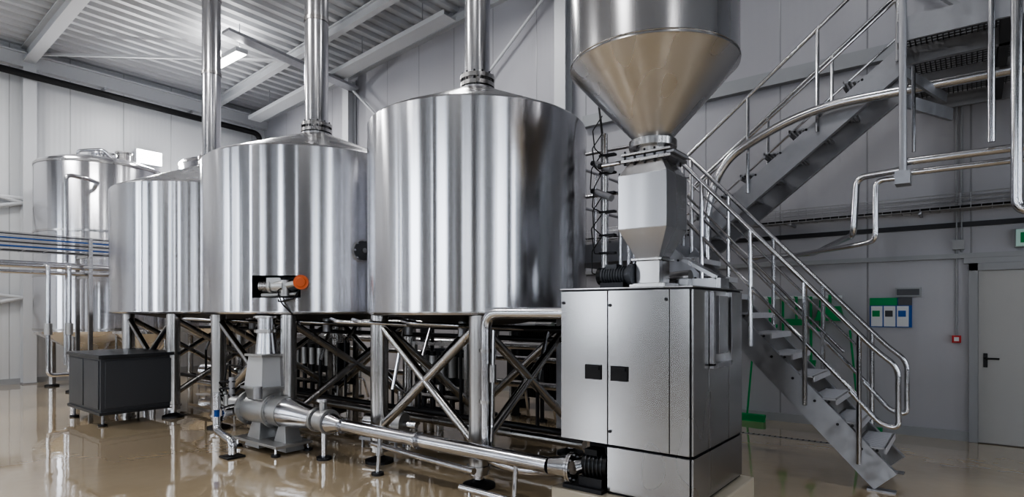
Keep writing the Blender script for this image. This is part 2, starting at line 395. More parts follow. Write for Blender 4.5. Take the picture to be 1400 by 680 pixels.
# ------------------------------------------------------------------ tall tanks at the left
def tall_tank(cx, cy, R, z0, z1):
    o = Obj("storage_tank", (cx, cy, 0))
    o.lathe(cx, cy, [(R, z0), (R, z1), (R-.02, z1+.05), (R*.75, z1+.16), (R*.4, z1+.24), (.2, z1+.27), (.2, z1+.36), (.26, z1+.36), (.26, z1+.40), (0, z1+.42)], M_shell, 96)
    o.lathe(cx, cy, [(R, z0), (R-.03, z0-.05), (.12, z0-.65), (.12, z0-.8), (0, z0-.8)], M_cone, 96)
    for z in (z0+.02, z0+1.1, z0+2.0, z1-.03): o.lathe(cx, cy, [(R, z), (R+.012, z), (R+.012, z+.04), (R, z+.04)], M_frame, 96)
    for k in range(4):
        a = math.radians(45+90*k); x, y = cx+R*.86*math.cos(a), cy+R*.86*math.sin(a)
        o.cyl((x, y, .04), (x, y, z0+.1), .07, M_frame); o.lathe(x, y, [(0, 0), (.13, 0), (.13, .03), (.05, .05)], M_dark, 20)
    o.pipe([(cx+.2, cy-.5, z1+.1), (cx+.2, cy-.5, z1+.33), (cx+.7, cy-.2, z1+.33), (cx+.8, cy, z1+.1)], .03, M_pipe)
    o.pipe([(cx+R-.1, cy-.4, z1-.45), (cx+R+.18, cy-.65, z1-.45), (cx+R+.18, cy-1.0, z1-.42), (cx+R+.18, cy-1.0, .6)], .04, M_pipe, bend=.12)
    o.pipe([(cx, cy, z0-.75), (cx, cy, .18), (cx+1.3, cy, .18)], .05, M_pipe)
    o.cyl((cx+.3, cy+.3, z1+.1), (cx+.3, cy+.3, z1+.4), .12, M_frame); o.cyl((cx+.3, cy+.3, z1+.4), (cx+.3, cy+.3, z1+.43), .16, M_frame)
    return o.done()
tall_tank(-14.80, 4.50, 1.17, 1.2, 4.62)
tall_tank(-14.80, 7.35, 1.2, 1.2, 5.2)
o = Obj("collecting_funnel", (-12.2, 4.9, 0))
fx, fy = -12.75, 4.6
o.lathe(fx, fy, [(.10, .62), (.52, 1.18), (.54, 1.18), (.54, 1.23), (.50, 1.23), (.50, 1.19), (.09, .66)], M_cone, 64)
o.cyl((fx, fy, .15), (fx, fy, .64), .05, M_pipe)
for k in range(3):
    a = 2.1*k+.4; o.cyl((fx+.48*math.cos(a), fy+.48*math.sin(a), 0), (fx+.48*math.cos(a), fy+.48*math.sin(a), 1.16), .025, M_frame, seg=12)
o.done()

# ------------------------------------------------------------------ malt mill with hopper
hx, hy = -2.03, 4.44
o = Obj("malt_mill", (hx, hy, 0))
PB = .25
X0, X1, Y0, Y1, ZS, ZC = -2.555, -1.505, 3.90, 4.985, .61, 1.78
o.box(X0, X1, Y0+.002, Y1, ZS+.004, ZC, M_dark)
o.box(X0+.41, X1, Y0+.003, Y1, PB, ZS-.004, M_dark)
o.box(X0-.002, X0, Y0+.004, Y1-.004, ZS+.008, ZC-.004, M_cab)
o.box(X0+.02, X0+.41, Y0+.4, Y1, PB, ZS-.004, M_black)
o.box(X0+.006, X0+.415, Y0-.018, Y0, ZS+.01, ZC-.012, M_cab)
o.box(X0+.423, X0+.90, Y0-.018, Y0, ZS+.01, ZC-.012, M_cab)
o.box(X0+.906, X1-.004, Y0-.018, Y0, ZS+.01, ZC-.012, M_cab)
o.box(X0+.415, X1-.004, Y0-.016, Y0+.001, PB+.02, ZS-.01, M_cab)
o.box(X1+.001, X1+.016, Y0+.006, Y0+.30, ZS+.01, ZC-.012, M_cab)
o.box(X1+.001, X1+.016, Y0+.75, Y1-.006, ZS+.01, ZC-.012, M_cab)
o.box(X1+.001, X1+.016, Y0+.31, Y0+.74, ZS+.01, 1.22, M_cab)
o.box(X1+.001, X1+.006, Y0+.31, Y0+.74, 1.22, ZC-.012, M_cone)
for y in (Y0+.31, Y0+.70): o.box(X1+.001, X1+.05, y, y+.04, 1.22, ZC-.02, M_hop)
o.box(X1+.001, X1+.05, Y0+.31, Y0+.74, 1.20, 1.235, M_hop)
o.box(X1+.001, X1+.045, Y0+.44, Y0+.64, 1.3, ZC-.05, M_pipe)
o.box(X1+.001, X1+.016, Y0+.006, Y1-.006, PB+.02, ZS-.01, M_cab)
for x in (X0+.28, X0+.50):
    o.box(x-.05, x+.085, Y0-.032, Y0-.017, 1.10, 1.21, M_black)
    o.box(x-.04, x+.075, Y0-.042, Y0-.030, 1.175, 1.20, M_black)
for x, z in ((X0+.44, 1.66), (X0+.44, .72), (X0+.88, 1.70), (X0+.03, 1.68)): o.cyl((x, Y0-.026, z), (x, Y0-.017, z), .012, M_dark, seg=12)
o.box(X0-.004, X1+.02, Y0-.02, Y1+.004, ZC+.001, ZC+.012, M_cab)
mill = o.done(bevel=.003)
o = Obj("hopper_body", (hx, hy, 0))
R = .663; zs = 3.57
o.lathe(hx, hy, [(.14, 2.99), (R-.01, zs-.01), (R+.004, zs)], M_cone, 112)
o.lathe(hx, hy, [(R+.004, zs), (R, zs+.01), (R, 5.0), (R-.03, 5.06), (.2, 5.3), (0, 5.33)], M_hop, 112)
o.lathe(hx, hy, [(R, zs+.02), (R+.006, zs+.02), (R+.006, zs+.03), (R, zs+.03)], M_frame, 112)
o.lathe(hx, hy, [(.12, 2.93), (.19, 2.93), (.19, 2.99), (.12, 3.0)], M_frame, 48)
o.lathe(hx, hy, [(.13, 2.86), (.13, 2.94)], M_frame, 48)
o.box(hx-.20, hx+.22, hy-.17, hy+.17, 2.865, 2.885, M_frame); o.box(hx-.26, hx+.24, hy-.15, hy+.15, 2.84, 2.862, M_galv); o.box(hx-.20, hx+.22, hy-.17, hy+.17, 2.81, 2.835, M_frame)
for k in range(5):
    for sy in (-.155, .155): o.cyl((hx-.17+.085*k, hy+sy, 2.79), (hx-.17+.085*k, hy+sy, 2.905), .009, M_dark, seg=6)
o.cyl((hx-.26, hy-.05, 2.85), (hx-.44, hy-.05, 2.85), .016, M_pipe); o.cyl((hx-.44, hy-.05, 2.85), (hx-.47, hy-.05, 2.85), .025, M_dark)
o.frustum(hx, hy, 2.70, .205, .205, 2.81, .14, .14, M_hop)
o.box(hx-.205, hx+.205, hy-.205, hy+.205, 2.27, 2.70, M_hop)
o.frustum(hx, hy, 2.04, .10, .10, 2.27, .205, .205, M_hop)
o.box(hx-.13, hx+.13, hy-.13, hy+.13, 2.02, 2.04, M_frame)
o.box(hx-.10, hx+.10, hy-.10, hy+.10, 1.84, 2.02, M_cone)
o.box(hx-.14, hx+.16, hy-.14, hy+.14, 1.79, 1.84, M_frame)
o.done(bevel=.003, parent=mill)
o = Obj("drive_motor", (hx, hy, 0))
my = hy-.04
o.cyl((hx-.40, my-.06, 1.91), (hx-.15, my-.06, 1.91), .066, M_anth)
for k in range(9): o.cyl((hx-.38+.024*k, my-.06, 1.91), (hx-.374+.024*k, my-.06, 1.91), .075, M_anth)
o.cyl((hx-.43, my-.06, 1.91), (hx-.40, my-.06, 1.91), .075, M_black, r1=.07)
o.box(hx-.35, hx-.25, my-.11, my-.01, 1.96, 2.0, M_anth2); o.box(hx-.39, hx-.18, my-.13, my+.02, 1.80, 1.85, M_dark); o.cyl((hx-.15, my-.06, 1.91), (hx-.11, my-.06, 1.91), .09, M_anth)
o.done(parent=mill)
o = Obj("mill_side_chute", (hx, hy, 0))
o.beam((hx+.15, hy+.3, 2.05), (hx+.45, hy+.3, 1.88), .2, .03, M_hop); o.box(hx+.12, hx+.48, hy+.2, hy+.4, 1.80, 1.88, M_hop)
o.cyl((hx-.1, hy+.3, 1.88), (hx+.2, hy+.3, 1.9), .06, M_frame)
o.box(hx-.15, hx+.12, hy+.2, hy+.42, 1.80, 1.84, M_hop)
o.done(parent=mill)
o = Obj("grist_pump", (hx, hy, 0))
o.cyl((X0+.19, 3.93, .43), (X0+.38, 3.97, .43), .085, M_black)
for k in range(5): o.cyl((X0+.21+.03*k, 3.935+.007*k, .43), (X0+.22+.03*k, 3.938+.007*k, .43), .096, M_anth2)
o.box(X0+.18, X0+.38, 3.86, 4.02, PB+.01, .35, M_dark); o.box(X0+.22, X0+.33, 3.88, 4.0, .515, .56, M_black)
o.box(X0+.06, X0+.40, 3.82, 4.1, PB, PB+.03, M_dark)
o.flange((X0+.13, 3.84, .41), (1, .1, 0), .115, .018, M_pipe)
o.cyl((X0-.04, 3.78, .41), (X0+.12, 3.84, .41), .066, M_pipe, r1=.09)
o.cyl((X0+.14, 3.845, .41), (X0+.2, 3.93, .43), .06, M_pipe)
o.done(parent=mill)
o = Obj("concrete_plinth"); o.box(X0-.02, X1+.10, 3.78, Y1+.05, 0, PB-.002, M_plinth); o.done(bevel=.01)

# ------------------------------------------------------------------ transfer pipe + pump
o = Obj("transfer_pipeline", (-5, 3.75, 0))
Z = .41
o.cyl((-5.25, 3.75, Z), (-2.60, 3.78, Z), .064, M_pipe, seg=28)
for x in (-5.2, -4.05): o.flange((x, 3.75, Z), (1, 0, 0), .085, .012, M_pipe, bolts=6)
o.pipe([(X0-.005, 3.96, 1.60), (-3.39, 3.95, 1.60), (-3.38, 3.94, .31), (-2.95, 3.94, .27), (X0-.01, 3.93, .34)], .05, M_pipe, bend=.15, seg=20)
for z in (1.25, .8): o.cyl((-3.385, 3.945, z), (-3.385, 3.945, z+.03), .064, M_frame)
o.pipe([(-3.26, 3.90, 1.45), (-3.26, 3.88, .6), (-3.20, 3.80, .5)], .014, M_pipe, seg=8)
o.cyl((-3.26, 3.89, 1.0), (-3.26, 3.89, 1.15), .03, M_pipe)
o.pipe([(-3.3, 3.52, .17), (-2.75, 3.50, .17), (-2.62, 3.55, .17)], .026, M_pipe)
o.pipe([(-4.9, 3.9, .24), (-4.2, 3.86, .22), (-3.4, 3.80, .22)], .03, M_pipe)
for x in (-4.6, -2.9):
    o.cyl((x, 3.72, .02), (x, 3.75, Z-.04), .02, M_pipe, seg=10); o.cyl((x, 3.72, 0), (x, 3.72, .025), .06, M_dark, seg=20)
for x in (-3.2, -2.8):
    o.cyl((x, 3.52, 0), (x, 3.52, .16), .014, M_pipe, seg=8); o.cyl((x, 3.52, 0), (x, 3.52, .02), .04, M_dark, seg=16)
o.flange((-5.45, 3.75, Z+.01), (1, .02, 0), .135, .02, M_cast, 10)
o.cyl((-5.42, 3.75, Z), (-5.25, 3.75, Z), .11, M_pipe, r1=.064)
o.cyl((-5.62, 3.75, Z+.01), (-5.46, 3.75, Z), .115, M_cast)
o.flange((-5.66, 3.75, Z+.01), (1, 0, 0), .135, .02, M_cast, 10)
o.cyl((-5.56, 3.75, Z+.1), (-5.56, 3.75, Z+.24), .04, M_cast); o.cyl((-5.56, 3.75, Z+.22), (-5.56, 3.75, Z+.25), .07, M_pipe)
o.cyl((-5.54, 3.75, 0), (-5.54, 3.75, .3), .03, M_pipe); o.cyl((-5.54, 3.75, 0), (-5.54, 3.75, .03), .08, M_dark)
o.sweep([(-6.22, 3.72, Z+.03), (-6.1, 3.73, Z+.03), (-5.68, 3.75, Z+.01)], [.17, .165, .10], M_pipe, 32)
o.done()

o = Obj("mash_pump", (-6.55, 3.7, 0))
px_, py_ = -6.6, 3.68
o.cyl((-6.45, 3.70, .45), (-6.23, 3.72, .44), .175, M_cast, seg=36)
o.flange((-6.42, 3.70, .45), (1, .05, 0), .21, .018, M_cast, 10)
o.cyl((px_-.3, py_-.04, .45), (px_+.2, py_, .45), .17, M_cast, seg=36)
o.flange((px_-.28, py_-.04, .45), (1, .05, 0), .21, .018, M_cast, 10)
o.frustum(px_, py_, .58, .17, .15, .70, .20, .17, M_cast)
o.box(px_-.24, px_+.24, py_-.2, py_+.2, .70, .73, M_cast)
o.frustum(px_, py_, .73, .20, .17, 1.08, .16, .14, M_white)
o.box(px_-.2, px_+.2, py_-.17, py_+.17, 1.08, 1.11, M_cast)
o.cyl((px_, py_, 1.11), (px_, py_, 1.38), .13, M_pipe, r1=.1); o.cyl((px_, py_, 1.36), (px_, py_, ZB-.035), .1, M_pipe)
o.cyl((px_, py_, 1.36), (px_, py_, 1.40), .14, M_frame); o.cyl((px_, py_, 1.53), (px_, py_, 1.562), .15, M_frame)
o.cyl((px_-.62, py_-.08, .45), (px_-.3, py_-.04, .45), .11, M_cast)
o.cyl((px_-.5, py_-.3, .42), (px_-.42, py_-.05, .45), .05, M_pipe)
o.cyl((px_-.35, py_-.42, .36), (px_-.35, py_-.42, .46), .03, M_blue); o.cyl((px_-.35, py_-.42, .46), (px_-.35, py_-.42, .66), .045, M_pipe)
o.flange((px_-.35, py_-.36, .40), (0, 1, 0), .09, .014, M_pipe, 8)
o.cyl((px_-.35, py_-.36, .40), (px_-.35, py_-.1, .42), .05, M_pipe)
for zz in (.62, .7, .78): o.pipe([(px_-.25, py_-.25, zz), (px_-.38, py_-.38, zz), (px_-.45, py_-.25, zz-.15)], .012, M_dark, seg=8)
o.pipe([(px_-.15, py_-.2, .95), (px_-.35, py_-.3, .98), (px_-.38, py_-.34, .6)], .01, M_black, seg=8)
for k in range(4): o.cyl((px_-.5+.07*k, py_-.28-.02*k, .5), (px_-.5+.07*k, py_-.28-.02*k, .72-.03*k), .022, M_cast, seg=12)
o.cyl((px_+.26, py_-.25, .62), (px_+.26, py_-.25, .76), .05, M_galv)
o.cyl((px_-.3, py_-.27, .6), (px_-.3, py_-.27, .83), .035, M_galv)
o.pipe([(px_-.35, py_-.42, .38), (px_-.35, py_-.42, .22), (px_+.05, py_-.5, .2), (px_+.18, py_-.5, .18), (px_+.18, py_-.5, .03)], .045, M_pipe, bend=.12, seg=18)
o.box(px_+.08, px_+.28, py_-.6, py_-.4, 0, .02, M_dark)
o.frustum(px_-.05, py_, 0.02, .16, .16, .32, .09, .1, M_cast)
o.frustum(-6.2, 3.72, 0.02, .15, .12, .30, .07, .08, M_cast)
for dx, dy in ((-.3, -.2), (.55, -.2), (.55, .2), (-.3, .2)):
    o.cyl((px_+dx, py_+dy, 0), (px_+dx, py_+dy, .1), .015, M_pipe, seg=8); o.cyl((px_+dx, py_+dy, 0), (px_+dx, py_+dy, .025), .05, M_dark, seg=16)
o.box(px_-.35, px_+.6, py_-.23, py_+.23, .09, .12, M_cast)
o.done(bevel=.004)

# ------------------------------------------------------------------ service piping under vessels
o = Obj("process_piping", (-7, 5.5, 0))
for (y, z, r) in ((5.2, 1.42, .035), (5.35, 1.3, .03), (6.35, 1.42, .05), (6.5, .95, .04), (6.5, .6, .05), (5.0, .38, .035), (5.15, .25, .05), (6.9, 1.1, .06), (7.0, 1.5, .06)):
    o.cyl((-13 if y > 5.5 else -12.1, y, z), (-4.3 if y > 6 else -3.1, y, z), r, M_dark if (r < .036 or y > 6.95) else M_frame, seg=14)
random.seed(11)
x = -12.6
while x < -4.4:
    y = 6.4+random.random()*.9; r = random.choice((.03, .04, .06)); zt = random.choice((1.2, 1.5, 2.0))
    o.cyl((x, y, 0.02), (x, y, zt), r, random.choice((M_dark, M_frame, M_frame)), seg=12)
    o.cyl((x, y, 0), (x, y, .03), .08, M_dark, seg=16)
    if random.random() < .5:
        zz = .3+random.random()*.8
        o.cyl((x, y-.1, zz), (x, y-.1, zz+.25), .075, M_anth, seg=16)
        o.cyl((x, y-.1, zz+.25), (x, y-.1, zz+.33), .05, M_black, seg=16)
        o.pipe([(x, y-.1, zz), (x, y-.1, zz-.12), (x+.25, y-.1, zz-.12), (x+.25, y, .02)], .022, M_pipe, seg=10)
    x += .3+random.random()*.4
for i, x in enumerate((-3.15, -3.7, -4.4, -4.8, -5.5, -6.0, -7.0, -7.6, -9.2, -10.3, -11.2)):
    o.cyl((x+.12, 5.0, 1.2-.3*(i % 3)), (x+.12, 5.2, 1.42), .025, M_pipe, seg=10)
    o.cyl((x+.12, 5.0, .38), (x+.12, 5.0, 1.2-.3*(i % 3)), .02, M_dark, seg=10)
for x in (-3.9, -4.7, -5.1, -6.2, -8.0, -8.9):
    o.pipe([(x, 5.2, 1.42), (x, 4.2, 1.47), (x-.35, 3.85, 1.50), (x-.6, 3.95, 1.52)], .022, M_pipe)
    o.cyl((x-.1, 4.3, 1.36), (x-.1, 4.3, 1.52), .045, M_galv)
o.done()
o = Obj("valve_manifold", (-7.0, 5.6, 0))
for (xa, xb) in ((-9.0, -7.9), (-5.95, -5.0)):
    for x in (xa, xb):
        for y in (5.45, 5.95): o.box(x-.025, x+.025, y-.025, y+.025, 0, 1.2, M_frame)
    for z in (.5, 1.18): 
        for y in (5.45, 5.95): o.box(xa, xb, y-.02, y+.02, z-.02, z+.02, M_frame)
    n = 5
    for k in range(n):
        x = xa+.12+(xb-xa-.24)*k/(n-1)
        o.cyl((x, 5.5, .3), (x, 5.5, .75), .035, M_dark, seg=12); o.cyl((x, 5.5, .75), (x, 5.5, 1.02), .055, M_cast, seg=16); o.cyl((x, 5.5, 1.02), (x, 5.5, 1.08), .04, M_black, seg=16)
        o.cyl((x, 5.5, .45), (x, 5.95, .45), .03, M_dark, seg=10)
    o.cyl((xa, 5.5, .3), (xb, 5.5, .3), .04, M_dark); o.cyl((xa, 5.95, .45), (xb, 5.95, .45), .045, M_dark)
    o.box(xa+.1, xb-.1, 5.7, 5.9, .6, 1.1, M_anth2)
o.done()
def pump(cx, cy, s=1.0, ang=0):
    o = Obj("centrifugal_pump", (cx, cy, 0))
    c, sn = math.cos(ang), math.sin(ang)
    def T(a, b_, z): return V((cx+(a*c-b_*sn)*s, cy+(a*sn+b_*c)*s, z*s))
    o.cyl(T(-.35, 0, .32), T(.1, 0, .32), .12*s, M_pipe, seg=24); o.cyl(T(.1, 0, .32), T(.22, 0, .32), .15*s, M_cast, seg=28)
    o.cyl(T(.22, 0, .32), T(.4, 0, .32), .05*s, M_pipe); o.cyl(T(.16, 0, .4), T(.16, 0, .75), .04*s, M_pipe)
    o.obox(T(-.1, 0, .12), V((.3*c, .3*sn, 0))*s, V((-.12*sn, .12*c, 0))*s, V((0, 0, .02))*s, M_galv)
    for a in (-.35, .15):
        for b_ in (-.1, .1): o.cyl(T(a, b_, 0), T(a, b_, .22), .02*s, M_galv, seg=8)
    o.done()
pump(-5.4, 4.55, .9, .3); pump(-8.9, 4.45, .9, .1); pump(-12.5, 5.9, 1.1, .5)
o = Obj("plate_heat_exchanger", (-5.6, 7.8, 0))
o.box(-6.1, -6.05, 7.7, 8.2, .1, 1.5, M_frame); o.box(-5.15, -5.1, 7.7, 8.2, .1, 1.5, M_frame)
for k in range(22): o.box(-6.03+.04*k, -6.01+.04*k, 7.74, 8.16, .2, 1.4, M_dark)
o.cyl((-6.1, 7.95, 1.45), (-5.1, 7.95, 1.45), .03, M_frame)
for x in (-6.07, -5.13): o.box(x-.03, x+.03, 7.7, 8.2, 0, .1, M_dark)
o.done()
o = Obj("valve_column", (-2.95, 5.2, 0))
o.cyl((-2.91, 5.22, 0), (-2.91, 5.22, 3.4), .035, M_frame); o.cyl((-2.78, 5.32, 0), (-2.78, 5.32, 3.0), .02, M_pipe)
o.cyl((-2.91, 5.22, 0), (-2.91, 5.22, .02), .1, M_dark)
random.seed(3)
for k in range(7):
    z = 1.95+.2*k+random.random()*.06
    o.box(-2.95, -2.78, 5.18, 5.24, z, z+.02, M_dark)
    o.pipe([(-2.9, 5.16, z), (-2.95-.06*random.random(), 5.1, z+.08*random.random()), (-2.95-.05*random.random(), 5.1, z+.25), (-2.9, 5.16, z+.4)], .006, M_black, seg=6)
for z in (3.0, 2.72): 
    o.cyl((-2.76, 5.1, z), (-2.96, 5.14, z+.09), .035, M_galv); o.cyl((-2.96, 5.14, z+.09), (-3.01, 5.15, z+.11), .025, M_dark)
o.pipe([(-2.91, 5.2, 3.3), (-3.0, 5.3, 3.6), (-3.1, 5.45, 3.75), (-3.1, 5.45, 3.95)], .012, M_black, seg=8)
o.pipe([(-2.68, 5.3, 1.85), (-2.68, 5.3, 2.95), (-2.4, 5.3, 3.0), (-2.2, 5.2, 2.95)], .018, M_pipe, bend=.08, seg=10)
o.pipe([(-2.60, 5.25, .02), (-2.60, 5.25, 2.7), (-2.3, 5.2, 2.72)], .012, M_pipe, bend=.08, seg=10)
o.done()

# ------------------------------------------------------------------ dark cabinet at the left
o = Obj("compressor_cabinet", (-10.1, 3.2, 0))
cxr, cyr = -9.48, 2.86
o.box(cxr-1.37, cxr, cyr, cyr+1.0, .20, .95, M_anth)
o.box(cxr-1.40, cxr+.03, cyr-.03, cyr+1.03, .95, 1.0, M_anth2)
o.box(cxr-1.39, cxr+.02, cyr-.02, cyr+1.02, .16, .205, M_anth2)
o.box(cxr, cxr+.012, cyr+.05, cyr+.95, .25, .91, M_anth); o.box(cxr-1.3, cxr-.7, cyr-.012, cyr, .24, .92, M_anth); o.box(cxr-.66, cxr-.06, cyr-.012, cyr, .24, .92, M_anth)
for dx, dy in ((-1.3, .05), (-.08, .05), (-.08, .92), (-1.3, .92)):
    o.cyl((cxr+dx, cyr+dy, .0), (cxr+dx, cyr+dy, .17), .02, M_galv, seg=10); o.cyl((cxr+dx, cyr+dy, 0), (cxr+dx, cyr+dy, .025), .06, M_dark, seg=16)
o.done(bevel=.02)

o = Obj("pipe_rack", (-12.9, 2, 0))
for dx, z, r in ((0, 2.40, .045), (.15, 2.28, .03), (-.2, 2.46, .03), (-.3, 2.30, .035)):
    o.cyl((-12.75+dx, -3, z), (-12.75+dx, 6.6, z), r, M_pipe, seg=16)
for i, z in enumerate((2.65, 2.72, 2.79, 2.86, 2.93)): 
    for dx in (-.25, 0, .25): o.cyl((-12.8+dx, -3, z), (-12.8+dx, 6.6, z), .014 if dx == 0 else .008, (M_blue if i % 2 else M_anth) if dx == 0 else M_galv, seg=6)
for k in range(33): o.box(-13.06, -12.54, -3+.3*k, -2.99+.3*k, 2.64, 2.65, M_galv)
for y in (-2, 1.4, 3.6, 6.2):
    for x in (-13.15, -12.45): o.box(x-.03, x+.03, y-.03, y+.03, 0, 2.9, M_frame)
    o.box(-13.15, -12.45, y-.03, y+.03, 2.2, 2.25, M_frame); o.box(-13.15, -12.45, y-.03, y+.03, 2.58, 2.63, M_frame)
for y in (3.0, 3.3):
    o.pipe([(-12.75, y, 2.4), (-12.5, y, 2.4), (-12.5, y, .5), (-12.5, y+.5, .5)], .035, M_pipe)
    o.cyl((-12.5, y, 1.2), (-12.5, y, 1.4), .06, M_cast)
o.done()

# ------------------------------------------------------------------ stairs
def flight(o, x0, z0, x1, z1, y0, y1, n, grate, ext=.0):
    s = V((x1-x0, 0, z1-z0)); d = s.normalized()
    off = V((0, 0, -.10))
    up = V((-d.z, 0, d.x)) if d.x > 0 else V((d.z, 0, -d.x))
    for y in (y0, y1):
        a = V((x0, y, z0))+off-d*ext; b_ = V((x1, y, z1))+off
        o.beam(a, b_, .012, .24, M_galv, up=(0,0,1))
        sd = 1 if y == y0 else -1
        for e in (-.115, .115):
            o.beam(a+up*e+V((0, sd*.03, 0)), b_+up*e+V((0, sd*.03, 0)), .06, .012, M_galv, up=up)
    g = (x1-x0)/n; r = (z1-z0)/n; sg = 1 if g > 0 else -1
    for k in range(n-1):
        z = z0 + r*(k+1); xa = x0+g*k; xb = xa+g+.05*sg
        lo, hi = min(xa, xb), max(xa, xb)
        for sy in (y0-.008, y1+.008):
            for dx in (.06, .18): o.cyl((lo+dx, sy-.006, z-.03), (lo+dx, sy+.006, z-.03), .013, M_dark, seg=8)
        if not grate:
            o.box(lo, hi, y0+.01, y1-.01, z-.015, z, M_tread)
            o.box(xa-.008, xa+.008, y0+.01, y1-.01, z-.055, z, M_tread); o.box(xb-.008, xb+.008, y0+.01, y1-.01, z-.04, z, M_tread)
            for j in range(14):
                yy = y0+.06+(y1-y0-.12)*j/13
                o.box(lo+.02, hi-.02, yy-.006, yy+.006, z, z+.005, M_tread)
        else:
            for j in range(8):
                xx = lo+(hi-lo)*j/7; o.box(xx-.006, xx+.006, y0+.01, y1-.01, z-.03, z, M_galv)
            o.box(xa-.01, xa+.01, y0+.01, y1-.01, z-.06, z, M_galv)
            for j in range(16):
                yy = y0+.02+(y1-y0-.04)*j/15; o.box(lo, hi, yy-.004, yy+.004, z-.022, z-.006, M_galv)
o = Obj("industrial_staircase", (-1.5, 6.6, 0))
LX0, LX1, LZ = -.52, -2.72, 2.4
ly0, ly1 = 6.16, 6.98
flight(o, LX0-.08, 0.19, LX1, LZ, ly0, ly1, 11, False)
o.box(LX0-.22, LX0+.0, ly0-.03, ly0+.06, 0, .015, M_galv); o.box(LX0-.22, LX0+.0, ly1-.06, ly1+.03, 0, .015, M_galv)
UX0, UX1, UZ = -3.02, -.55, 4.35
uy0, uy1 = 7.28, 8.1
flight(o, UX0, LZ, UX1, UZ, uy0, uy1, 9, True)
def grating(o, x0, x1, y0, y1, z, step=.07):
    x = x0
    while x <= x1: o.box(x-.004, x+.004, y0, y1, z-.03, z, M_grate); x += step
    y = y0
    while y <= y1: o.box(x0, x1, y-.004, y+.004, z-.022, z-.004, M_grate); y += step*1.6
    for a in ((x0, x1, y0-.02, y0+.01), (x0, x1, y1-.01, y1+.02)): o.box(*a, z-.2, z+.02, M_galv)
    for a in ((x0-.02, x0+.01, y0, y1), (x1-.01, x1+.02, y0, y1)): o.box(*a, z-.2, z-.001, M_galv)
grating(o, -4.1, -2.74, 6.16, 8.1, LZ)
grating(o, -.53, 5.0, 6.6, 9.1, UZ, .045)
for x in (.25, 1.0, 1.8, 2.6, 3.4, 4.2): o.box(x-.04, x+.04, 6.62, 9.1, UZ-.2, UZ-.035, M_grate)
for y in (7.25, 8.15): o.box(-.53, 5.0, y-.03, y+.03, UZ-.2, UZ-.035, M_galv)
for (x, y) in ((-4.08, 6.2), (-4.08, 8.05), (-2.80, 6.2), (-2.80, 8.05)): 
    o.box(x-.04, x+.04, y-.04, y+.04, 0, LZ-.05, M_galv); o.box(x-.1, x+.1, y-.1, y+.1, 0, .012, M_dark)
for (x, y) in ((4.9, 6.65), (4.9, 9.0), (2.6, 6.65)): o.box(x-.06, x+.06, y-.06, y+.06, 0, UZ-.05, M_galv)
RS = (LZ)/(LX0-LX1)
def rail_z(x, h): return (LX0-x)*RS + h
for y in (ly0-.03, ly1+.03):
    xe = LX0-.10; xt = LX1-.02
    o.pipe([(xe-.25, y, rail_z(xe-.25, .50)), (xe-.02, y, rail_z(xe-.02, .48)), (xe+.12, y, .58), (xe+.12, y, 1.12), (xe-.05, y, rail_z(xe-.05, 1.10)), (xt, y, rail_z(xt, 1.10)), (xt-.15, y, LZ+1.12), (-2.9, y, LZ+1.12)], .024, M_pipe, bend=.09, seg=12)
    o.cyl((xe-.2, y, rail_z(xe-.2, .52)), (xt, y, rail_z(xt, .52)), .02, M_pipe, seg=10)
    o.cyl((xe-.3, y, rail_z(xe-.3, .80)), (xt, y, rail_z(xt, .80)), .013, M_pipe, seg=10)
    for x in (-.80, -1.25, -1.75, -2.25, -2.7):
        o.cyl((x, y, rail_z(x, -.08)), (x, y, rail_z(x, 1.09)), .023, M_pipe, seg=10)
US = (UZ-LZ)/(UX1-UX0)
def uz(x, h): return LZ+(x-UX0)*US+h
for y in (uy0-.03, uy1+.03):
    o.pipe([(UX0-.1, y, LZ+.55), (UX0-.1, y, uz(UX0-.1, 1.05)), (UX1+.02, y, uz(UX1+.02, 1.05)), (UX1+.3, y, UZ+1.1), (UX1+.4, y, UZ+1.1)], .022, M_pipe, bend=.1)
    o.cyl((UX0-.1, y, uz(UX0-.1, .55)), (UX1, y, uz(UX1, .55)), .016, M_pipe, seg=10)
    for x in (-2.9, -2.1, -1.35, -.6): o.cyl((x, y, uz(x, -.1)), (x, y, uz(x, 1.04)), .021, M_pipe, seg=10)
for pts in ([(-2.9, ly0-.0, LZ+1.12), (-4.1, ly0, LZ+1.12), (-4.1, 8.1, LZ+1.12), (-3.1, 8.1, LZ+1.12)], [(-2.75, ly0, LZ+.6), (-4.1, ly0, LZ+.6), (-4.1, 8.1, LZ+.6), (-3.1, 8.1, LZ+.6)]):
    o.pipe(pts, .02, M_pipe, bend=.08)
for (x, y) in ((-3.4, ly0), (-4.1, ly0+.02), (-4.1, 7.1), (-4.1, 8.08), (-3.3, 8.1)): o.cyl((x, y, LZ-.02), (x, y, LZ+1.1), .021, M_pipe, seg=10)
for z in (.55, 1.1): o.cyl((-.5, 6.6, UZ+z), (4.95, 6.6, UZ+z), .021, M_pipe, seg=10)
for x in (-.5, .9, 2.3, 3.7): o.cyl((x, 6.6, UZ-.05), (x, 6.6, UZ+1.1), .021, M_pipe, seg=10)
stair = o.done()

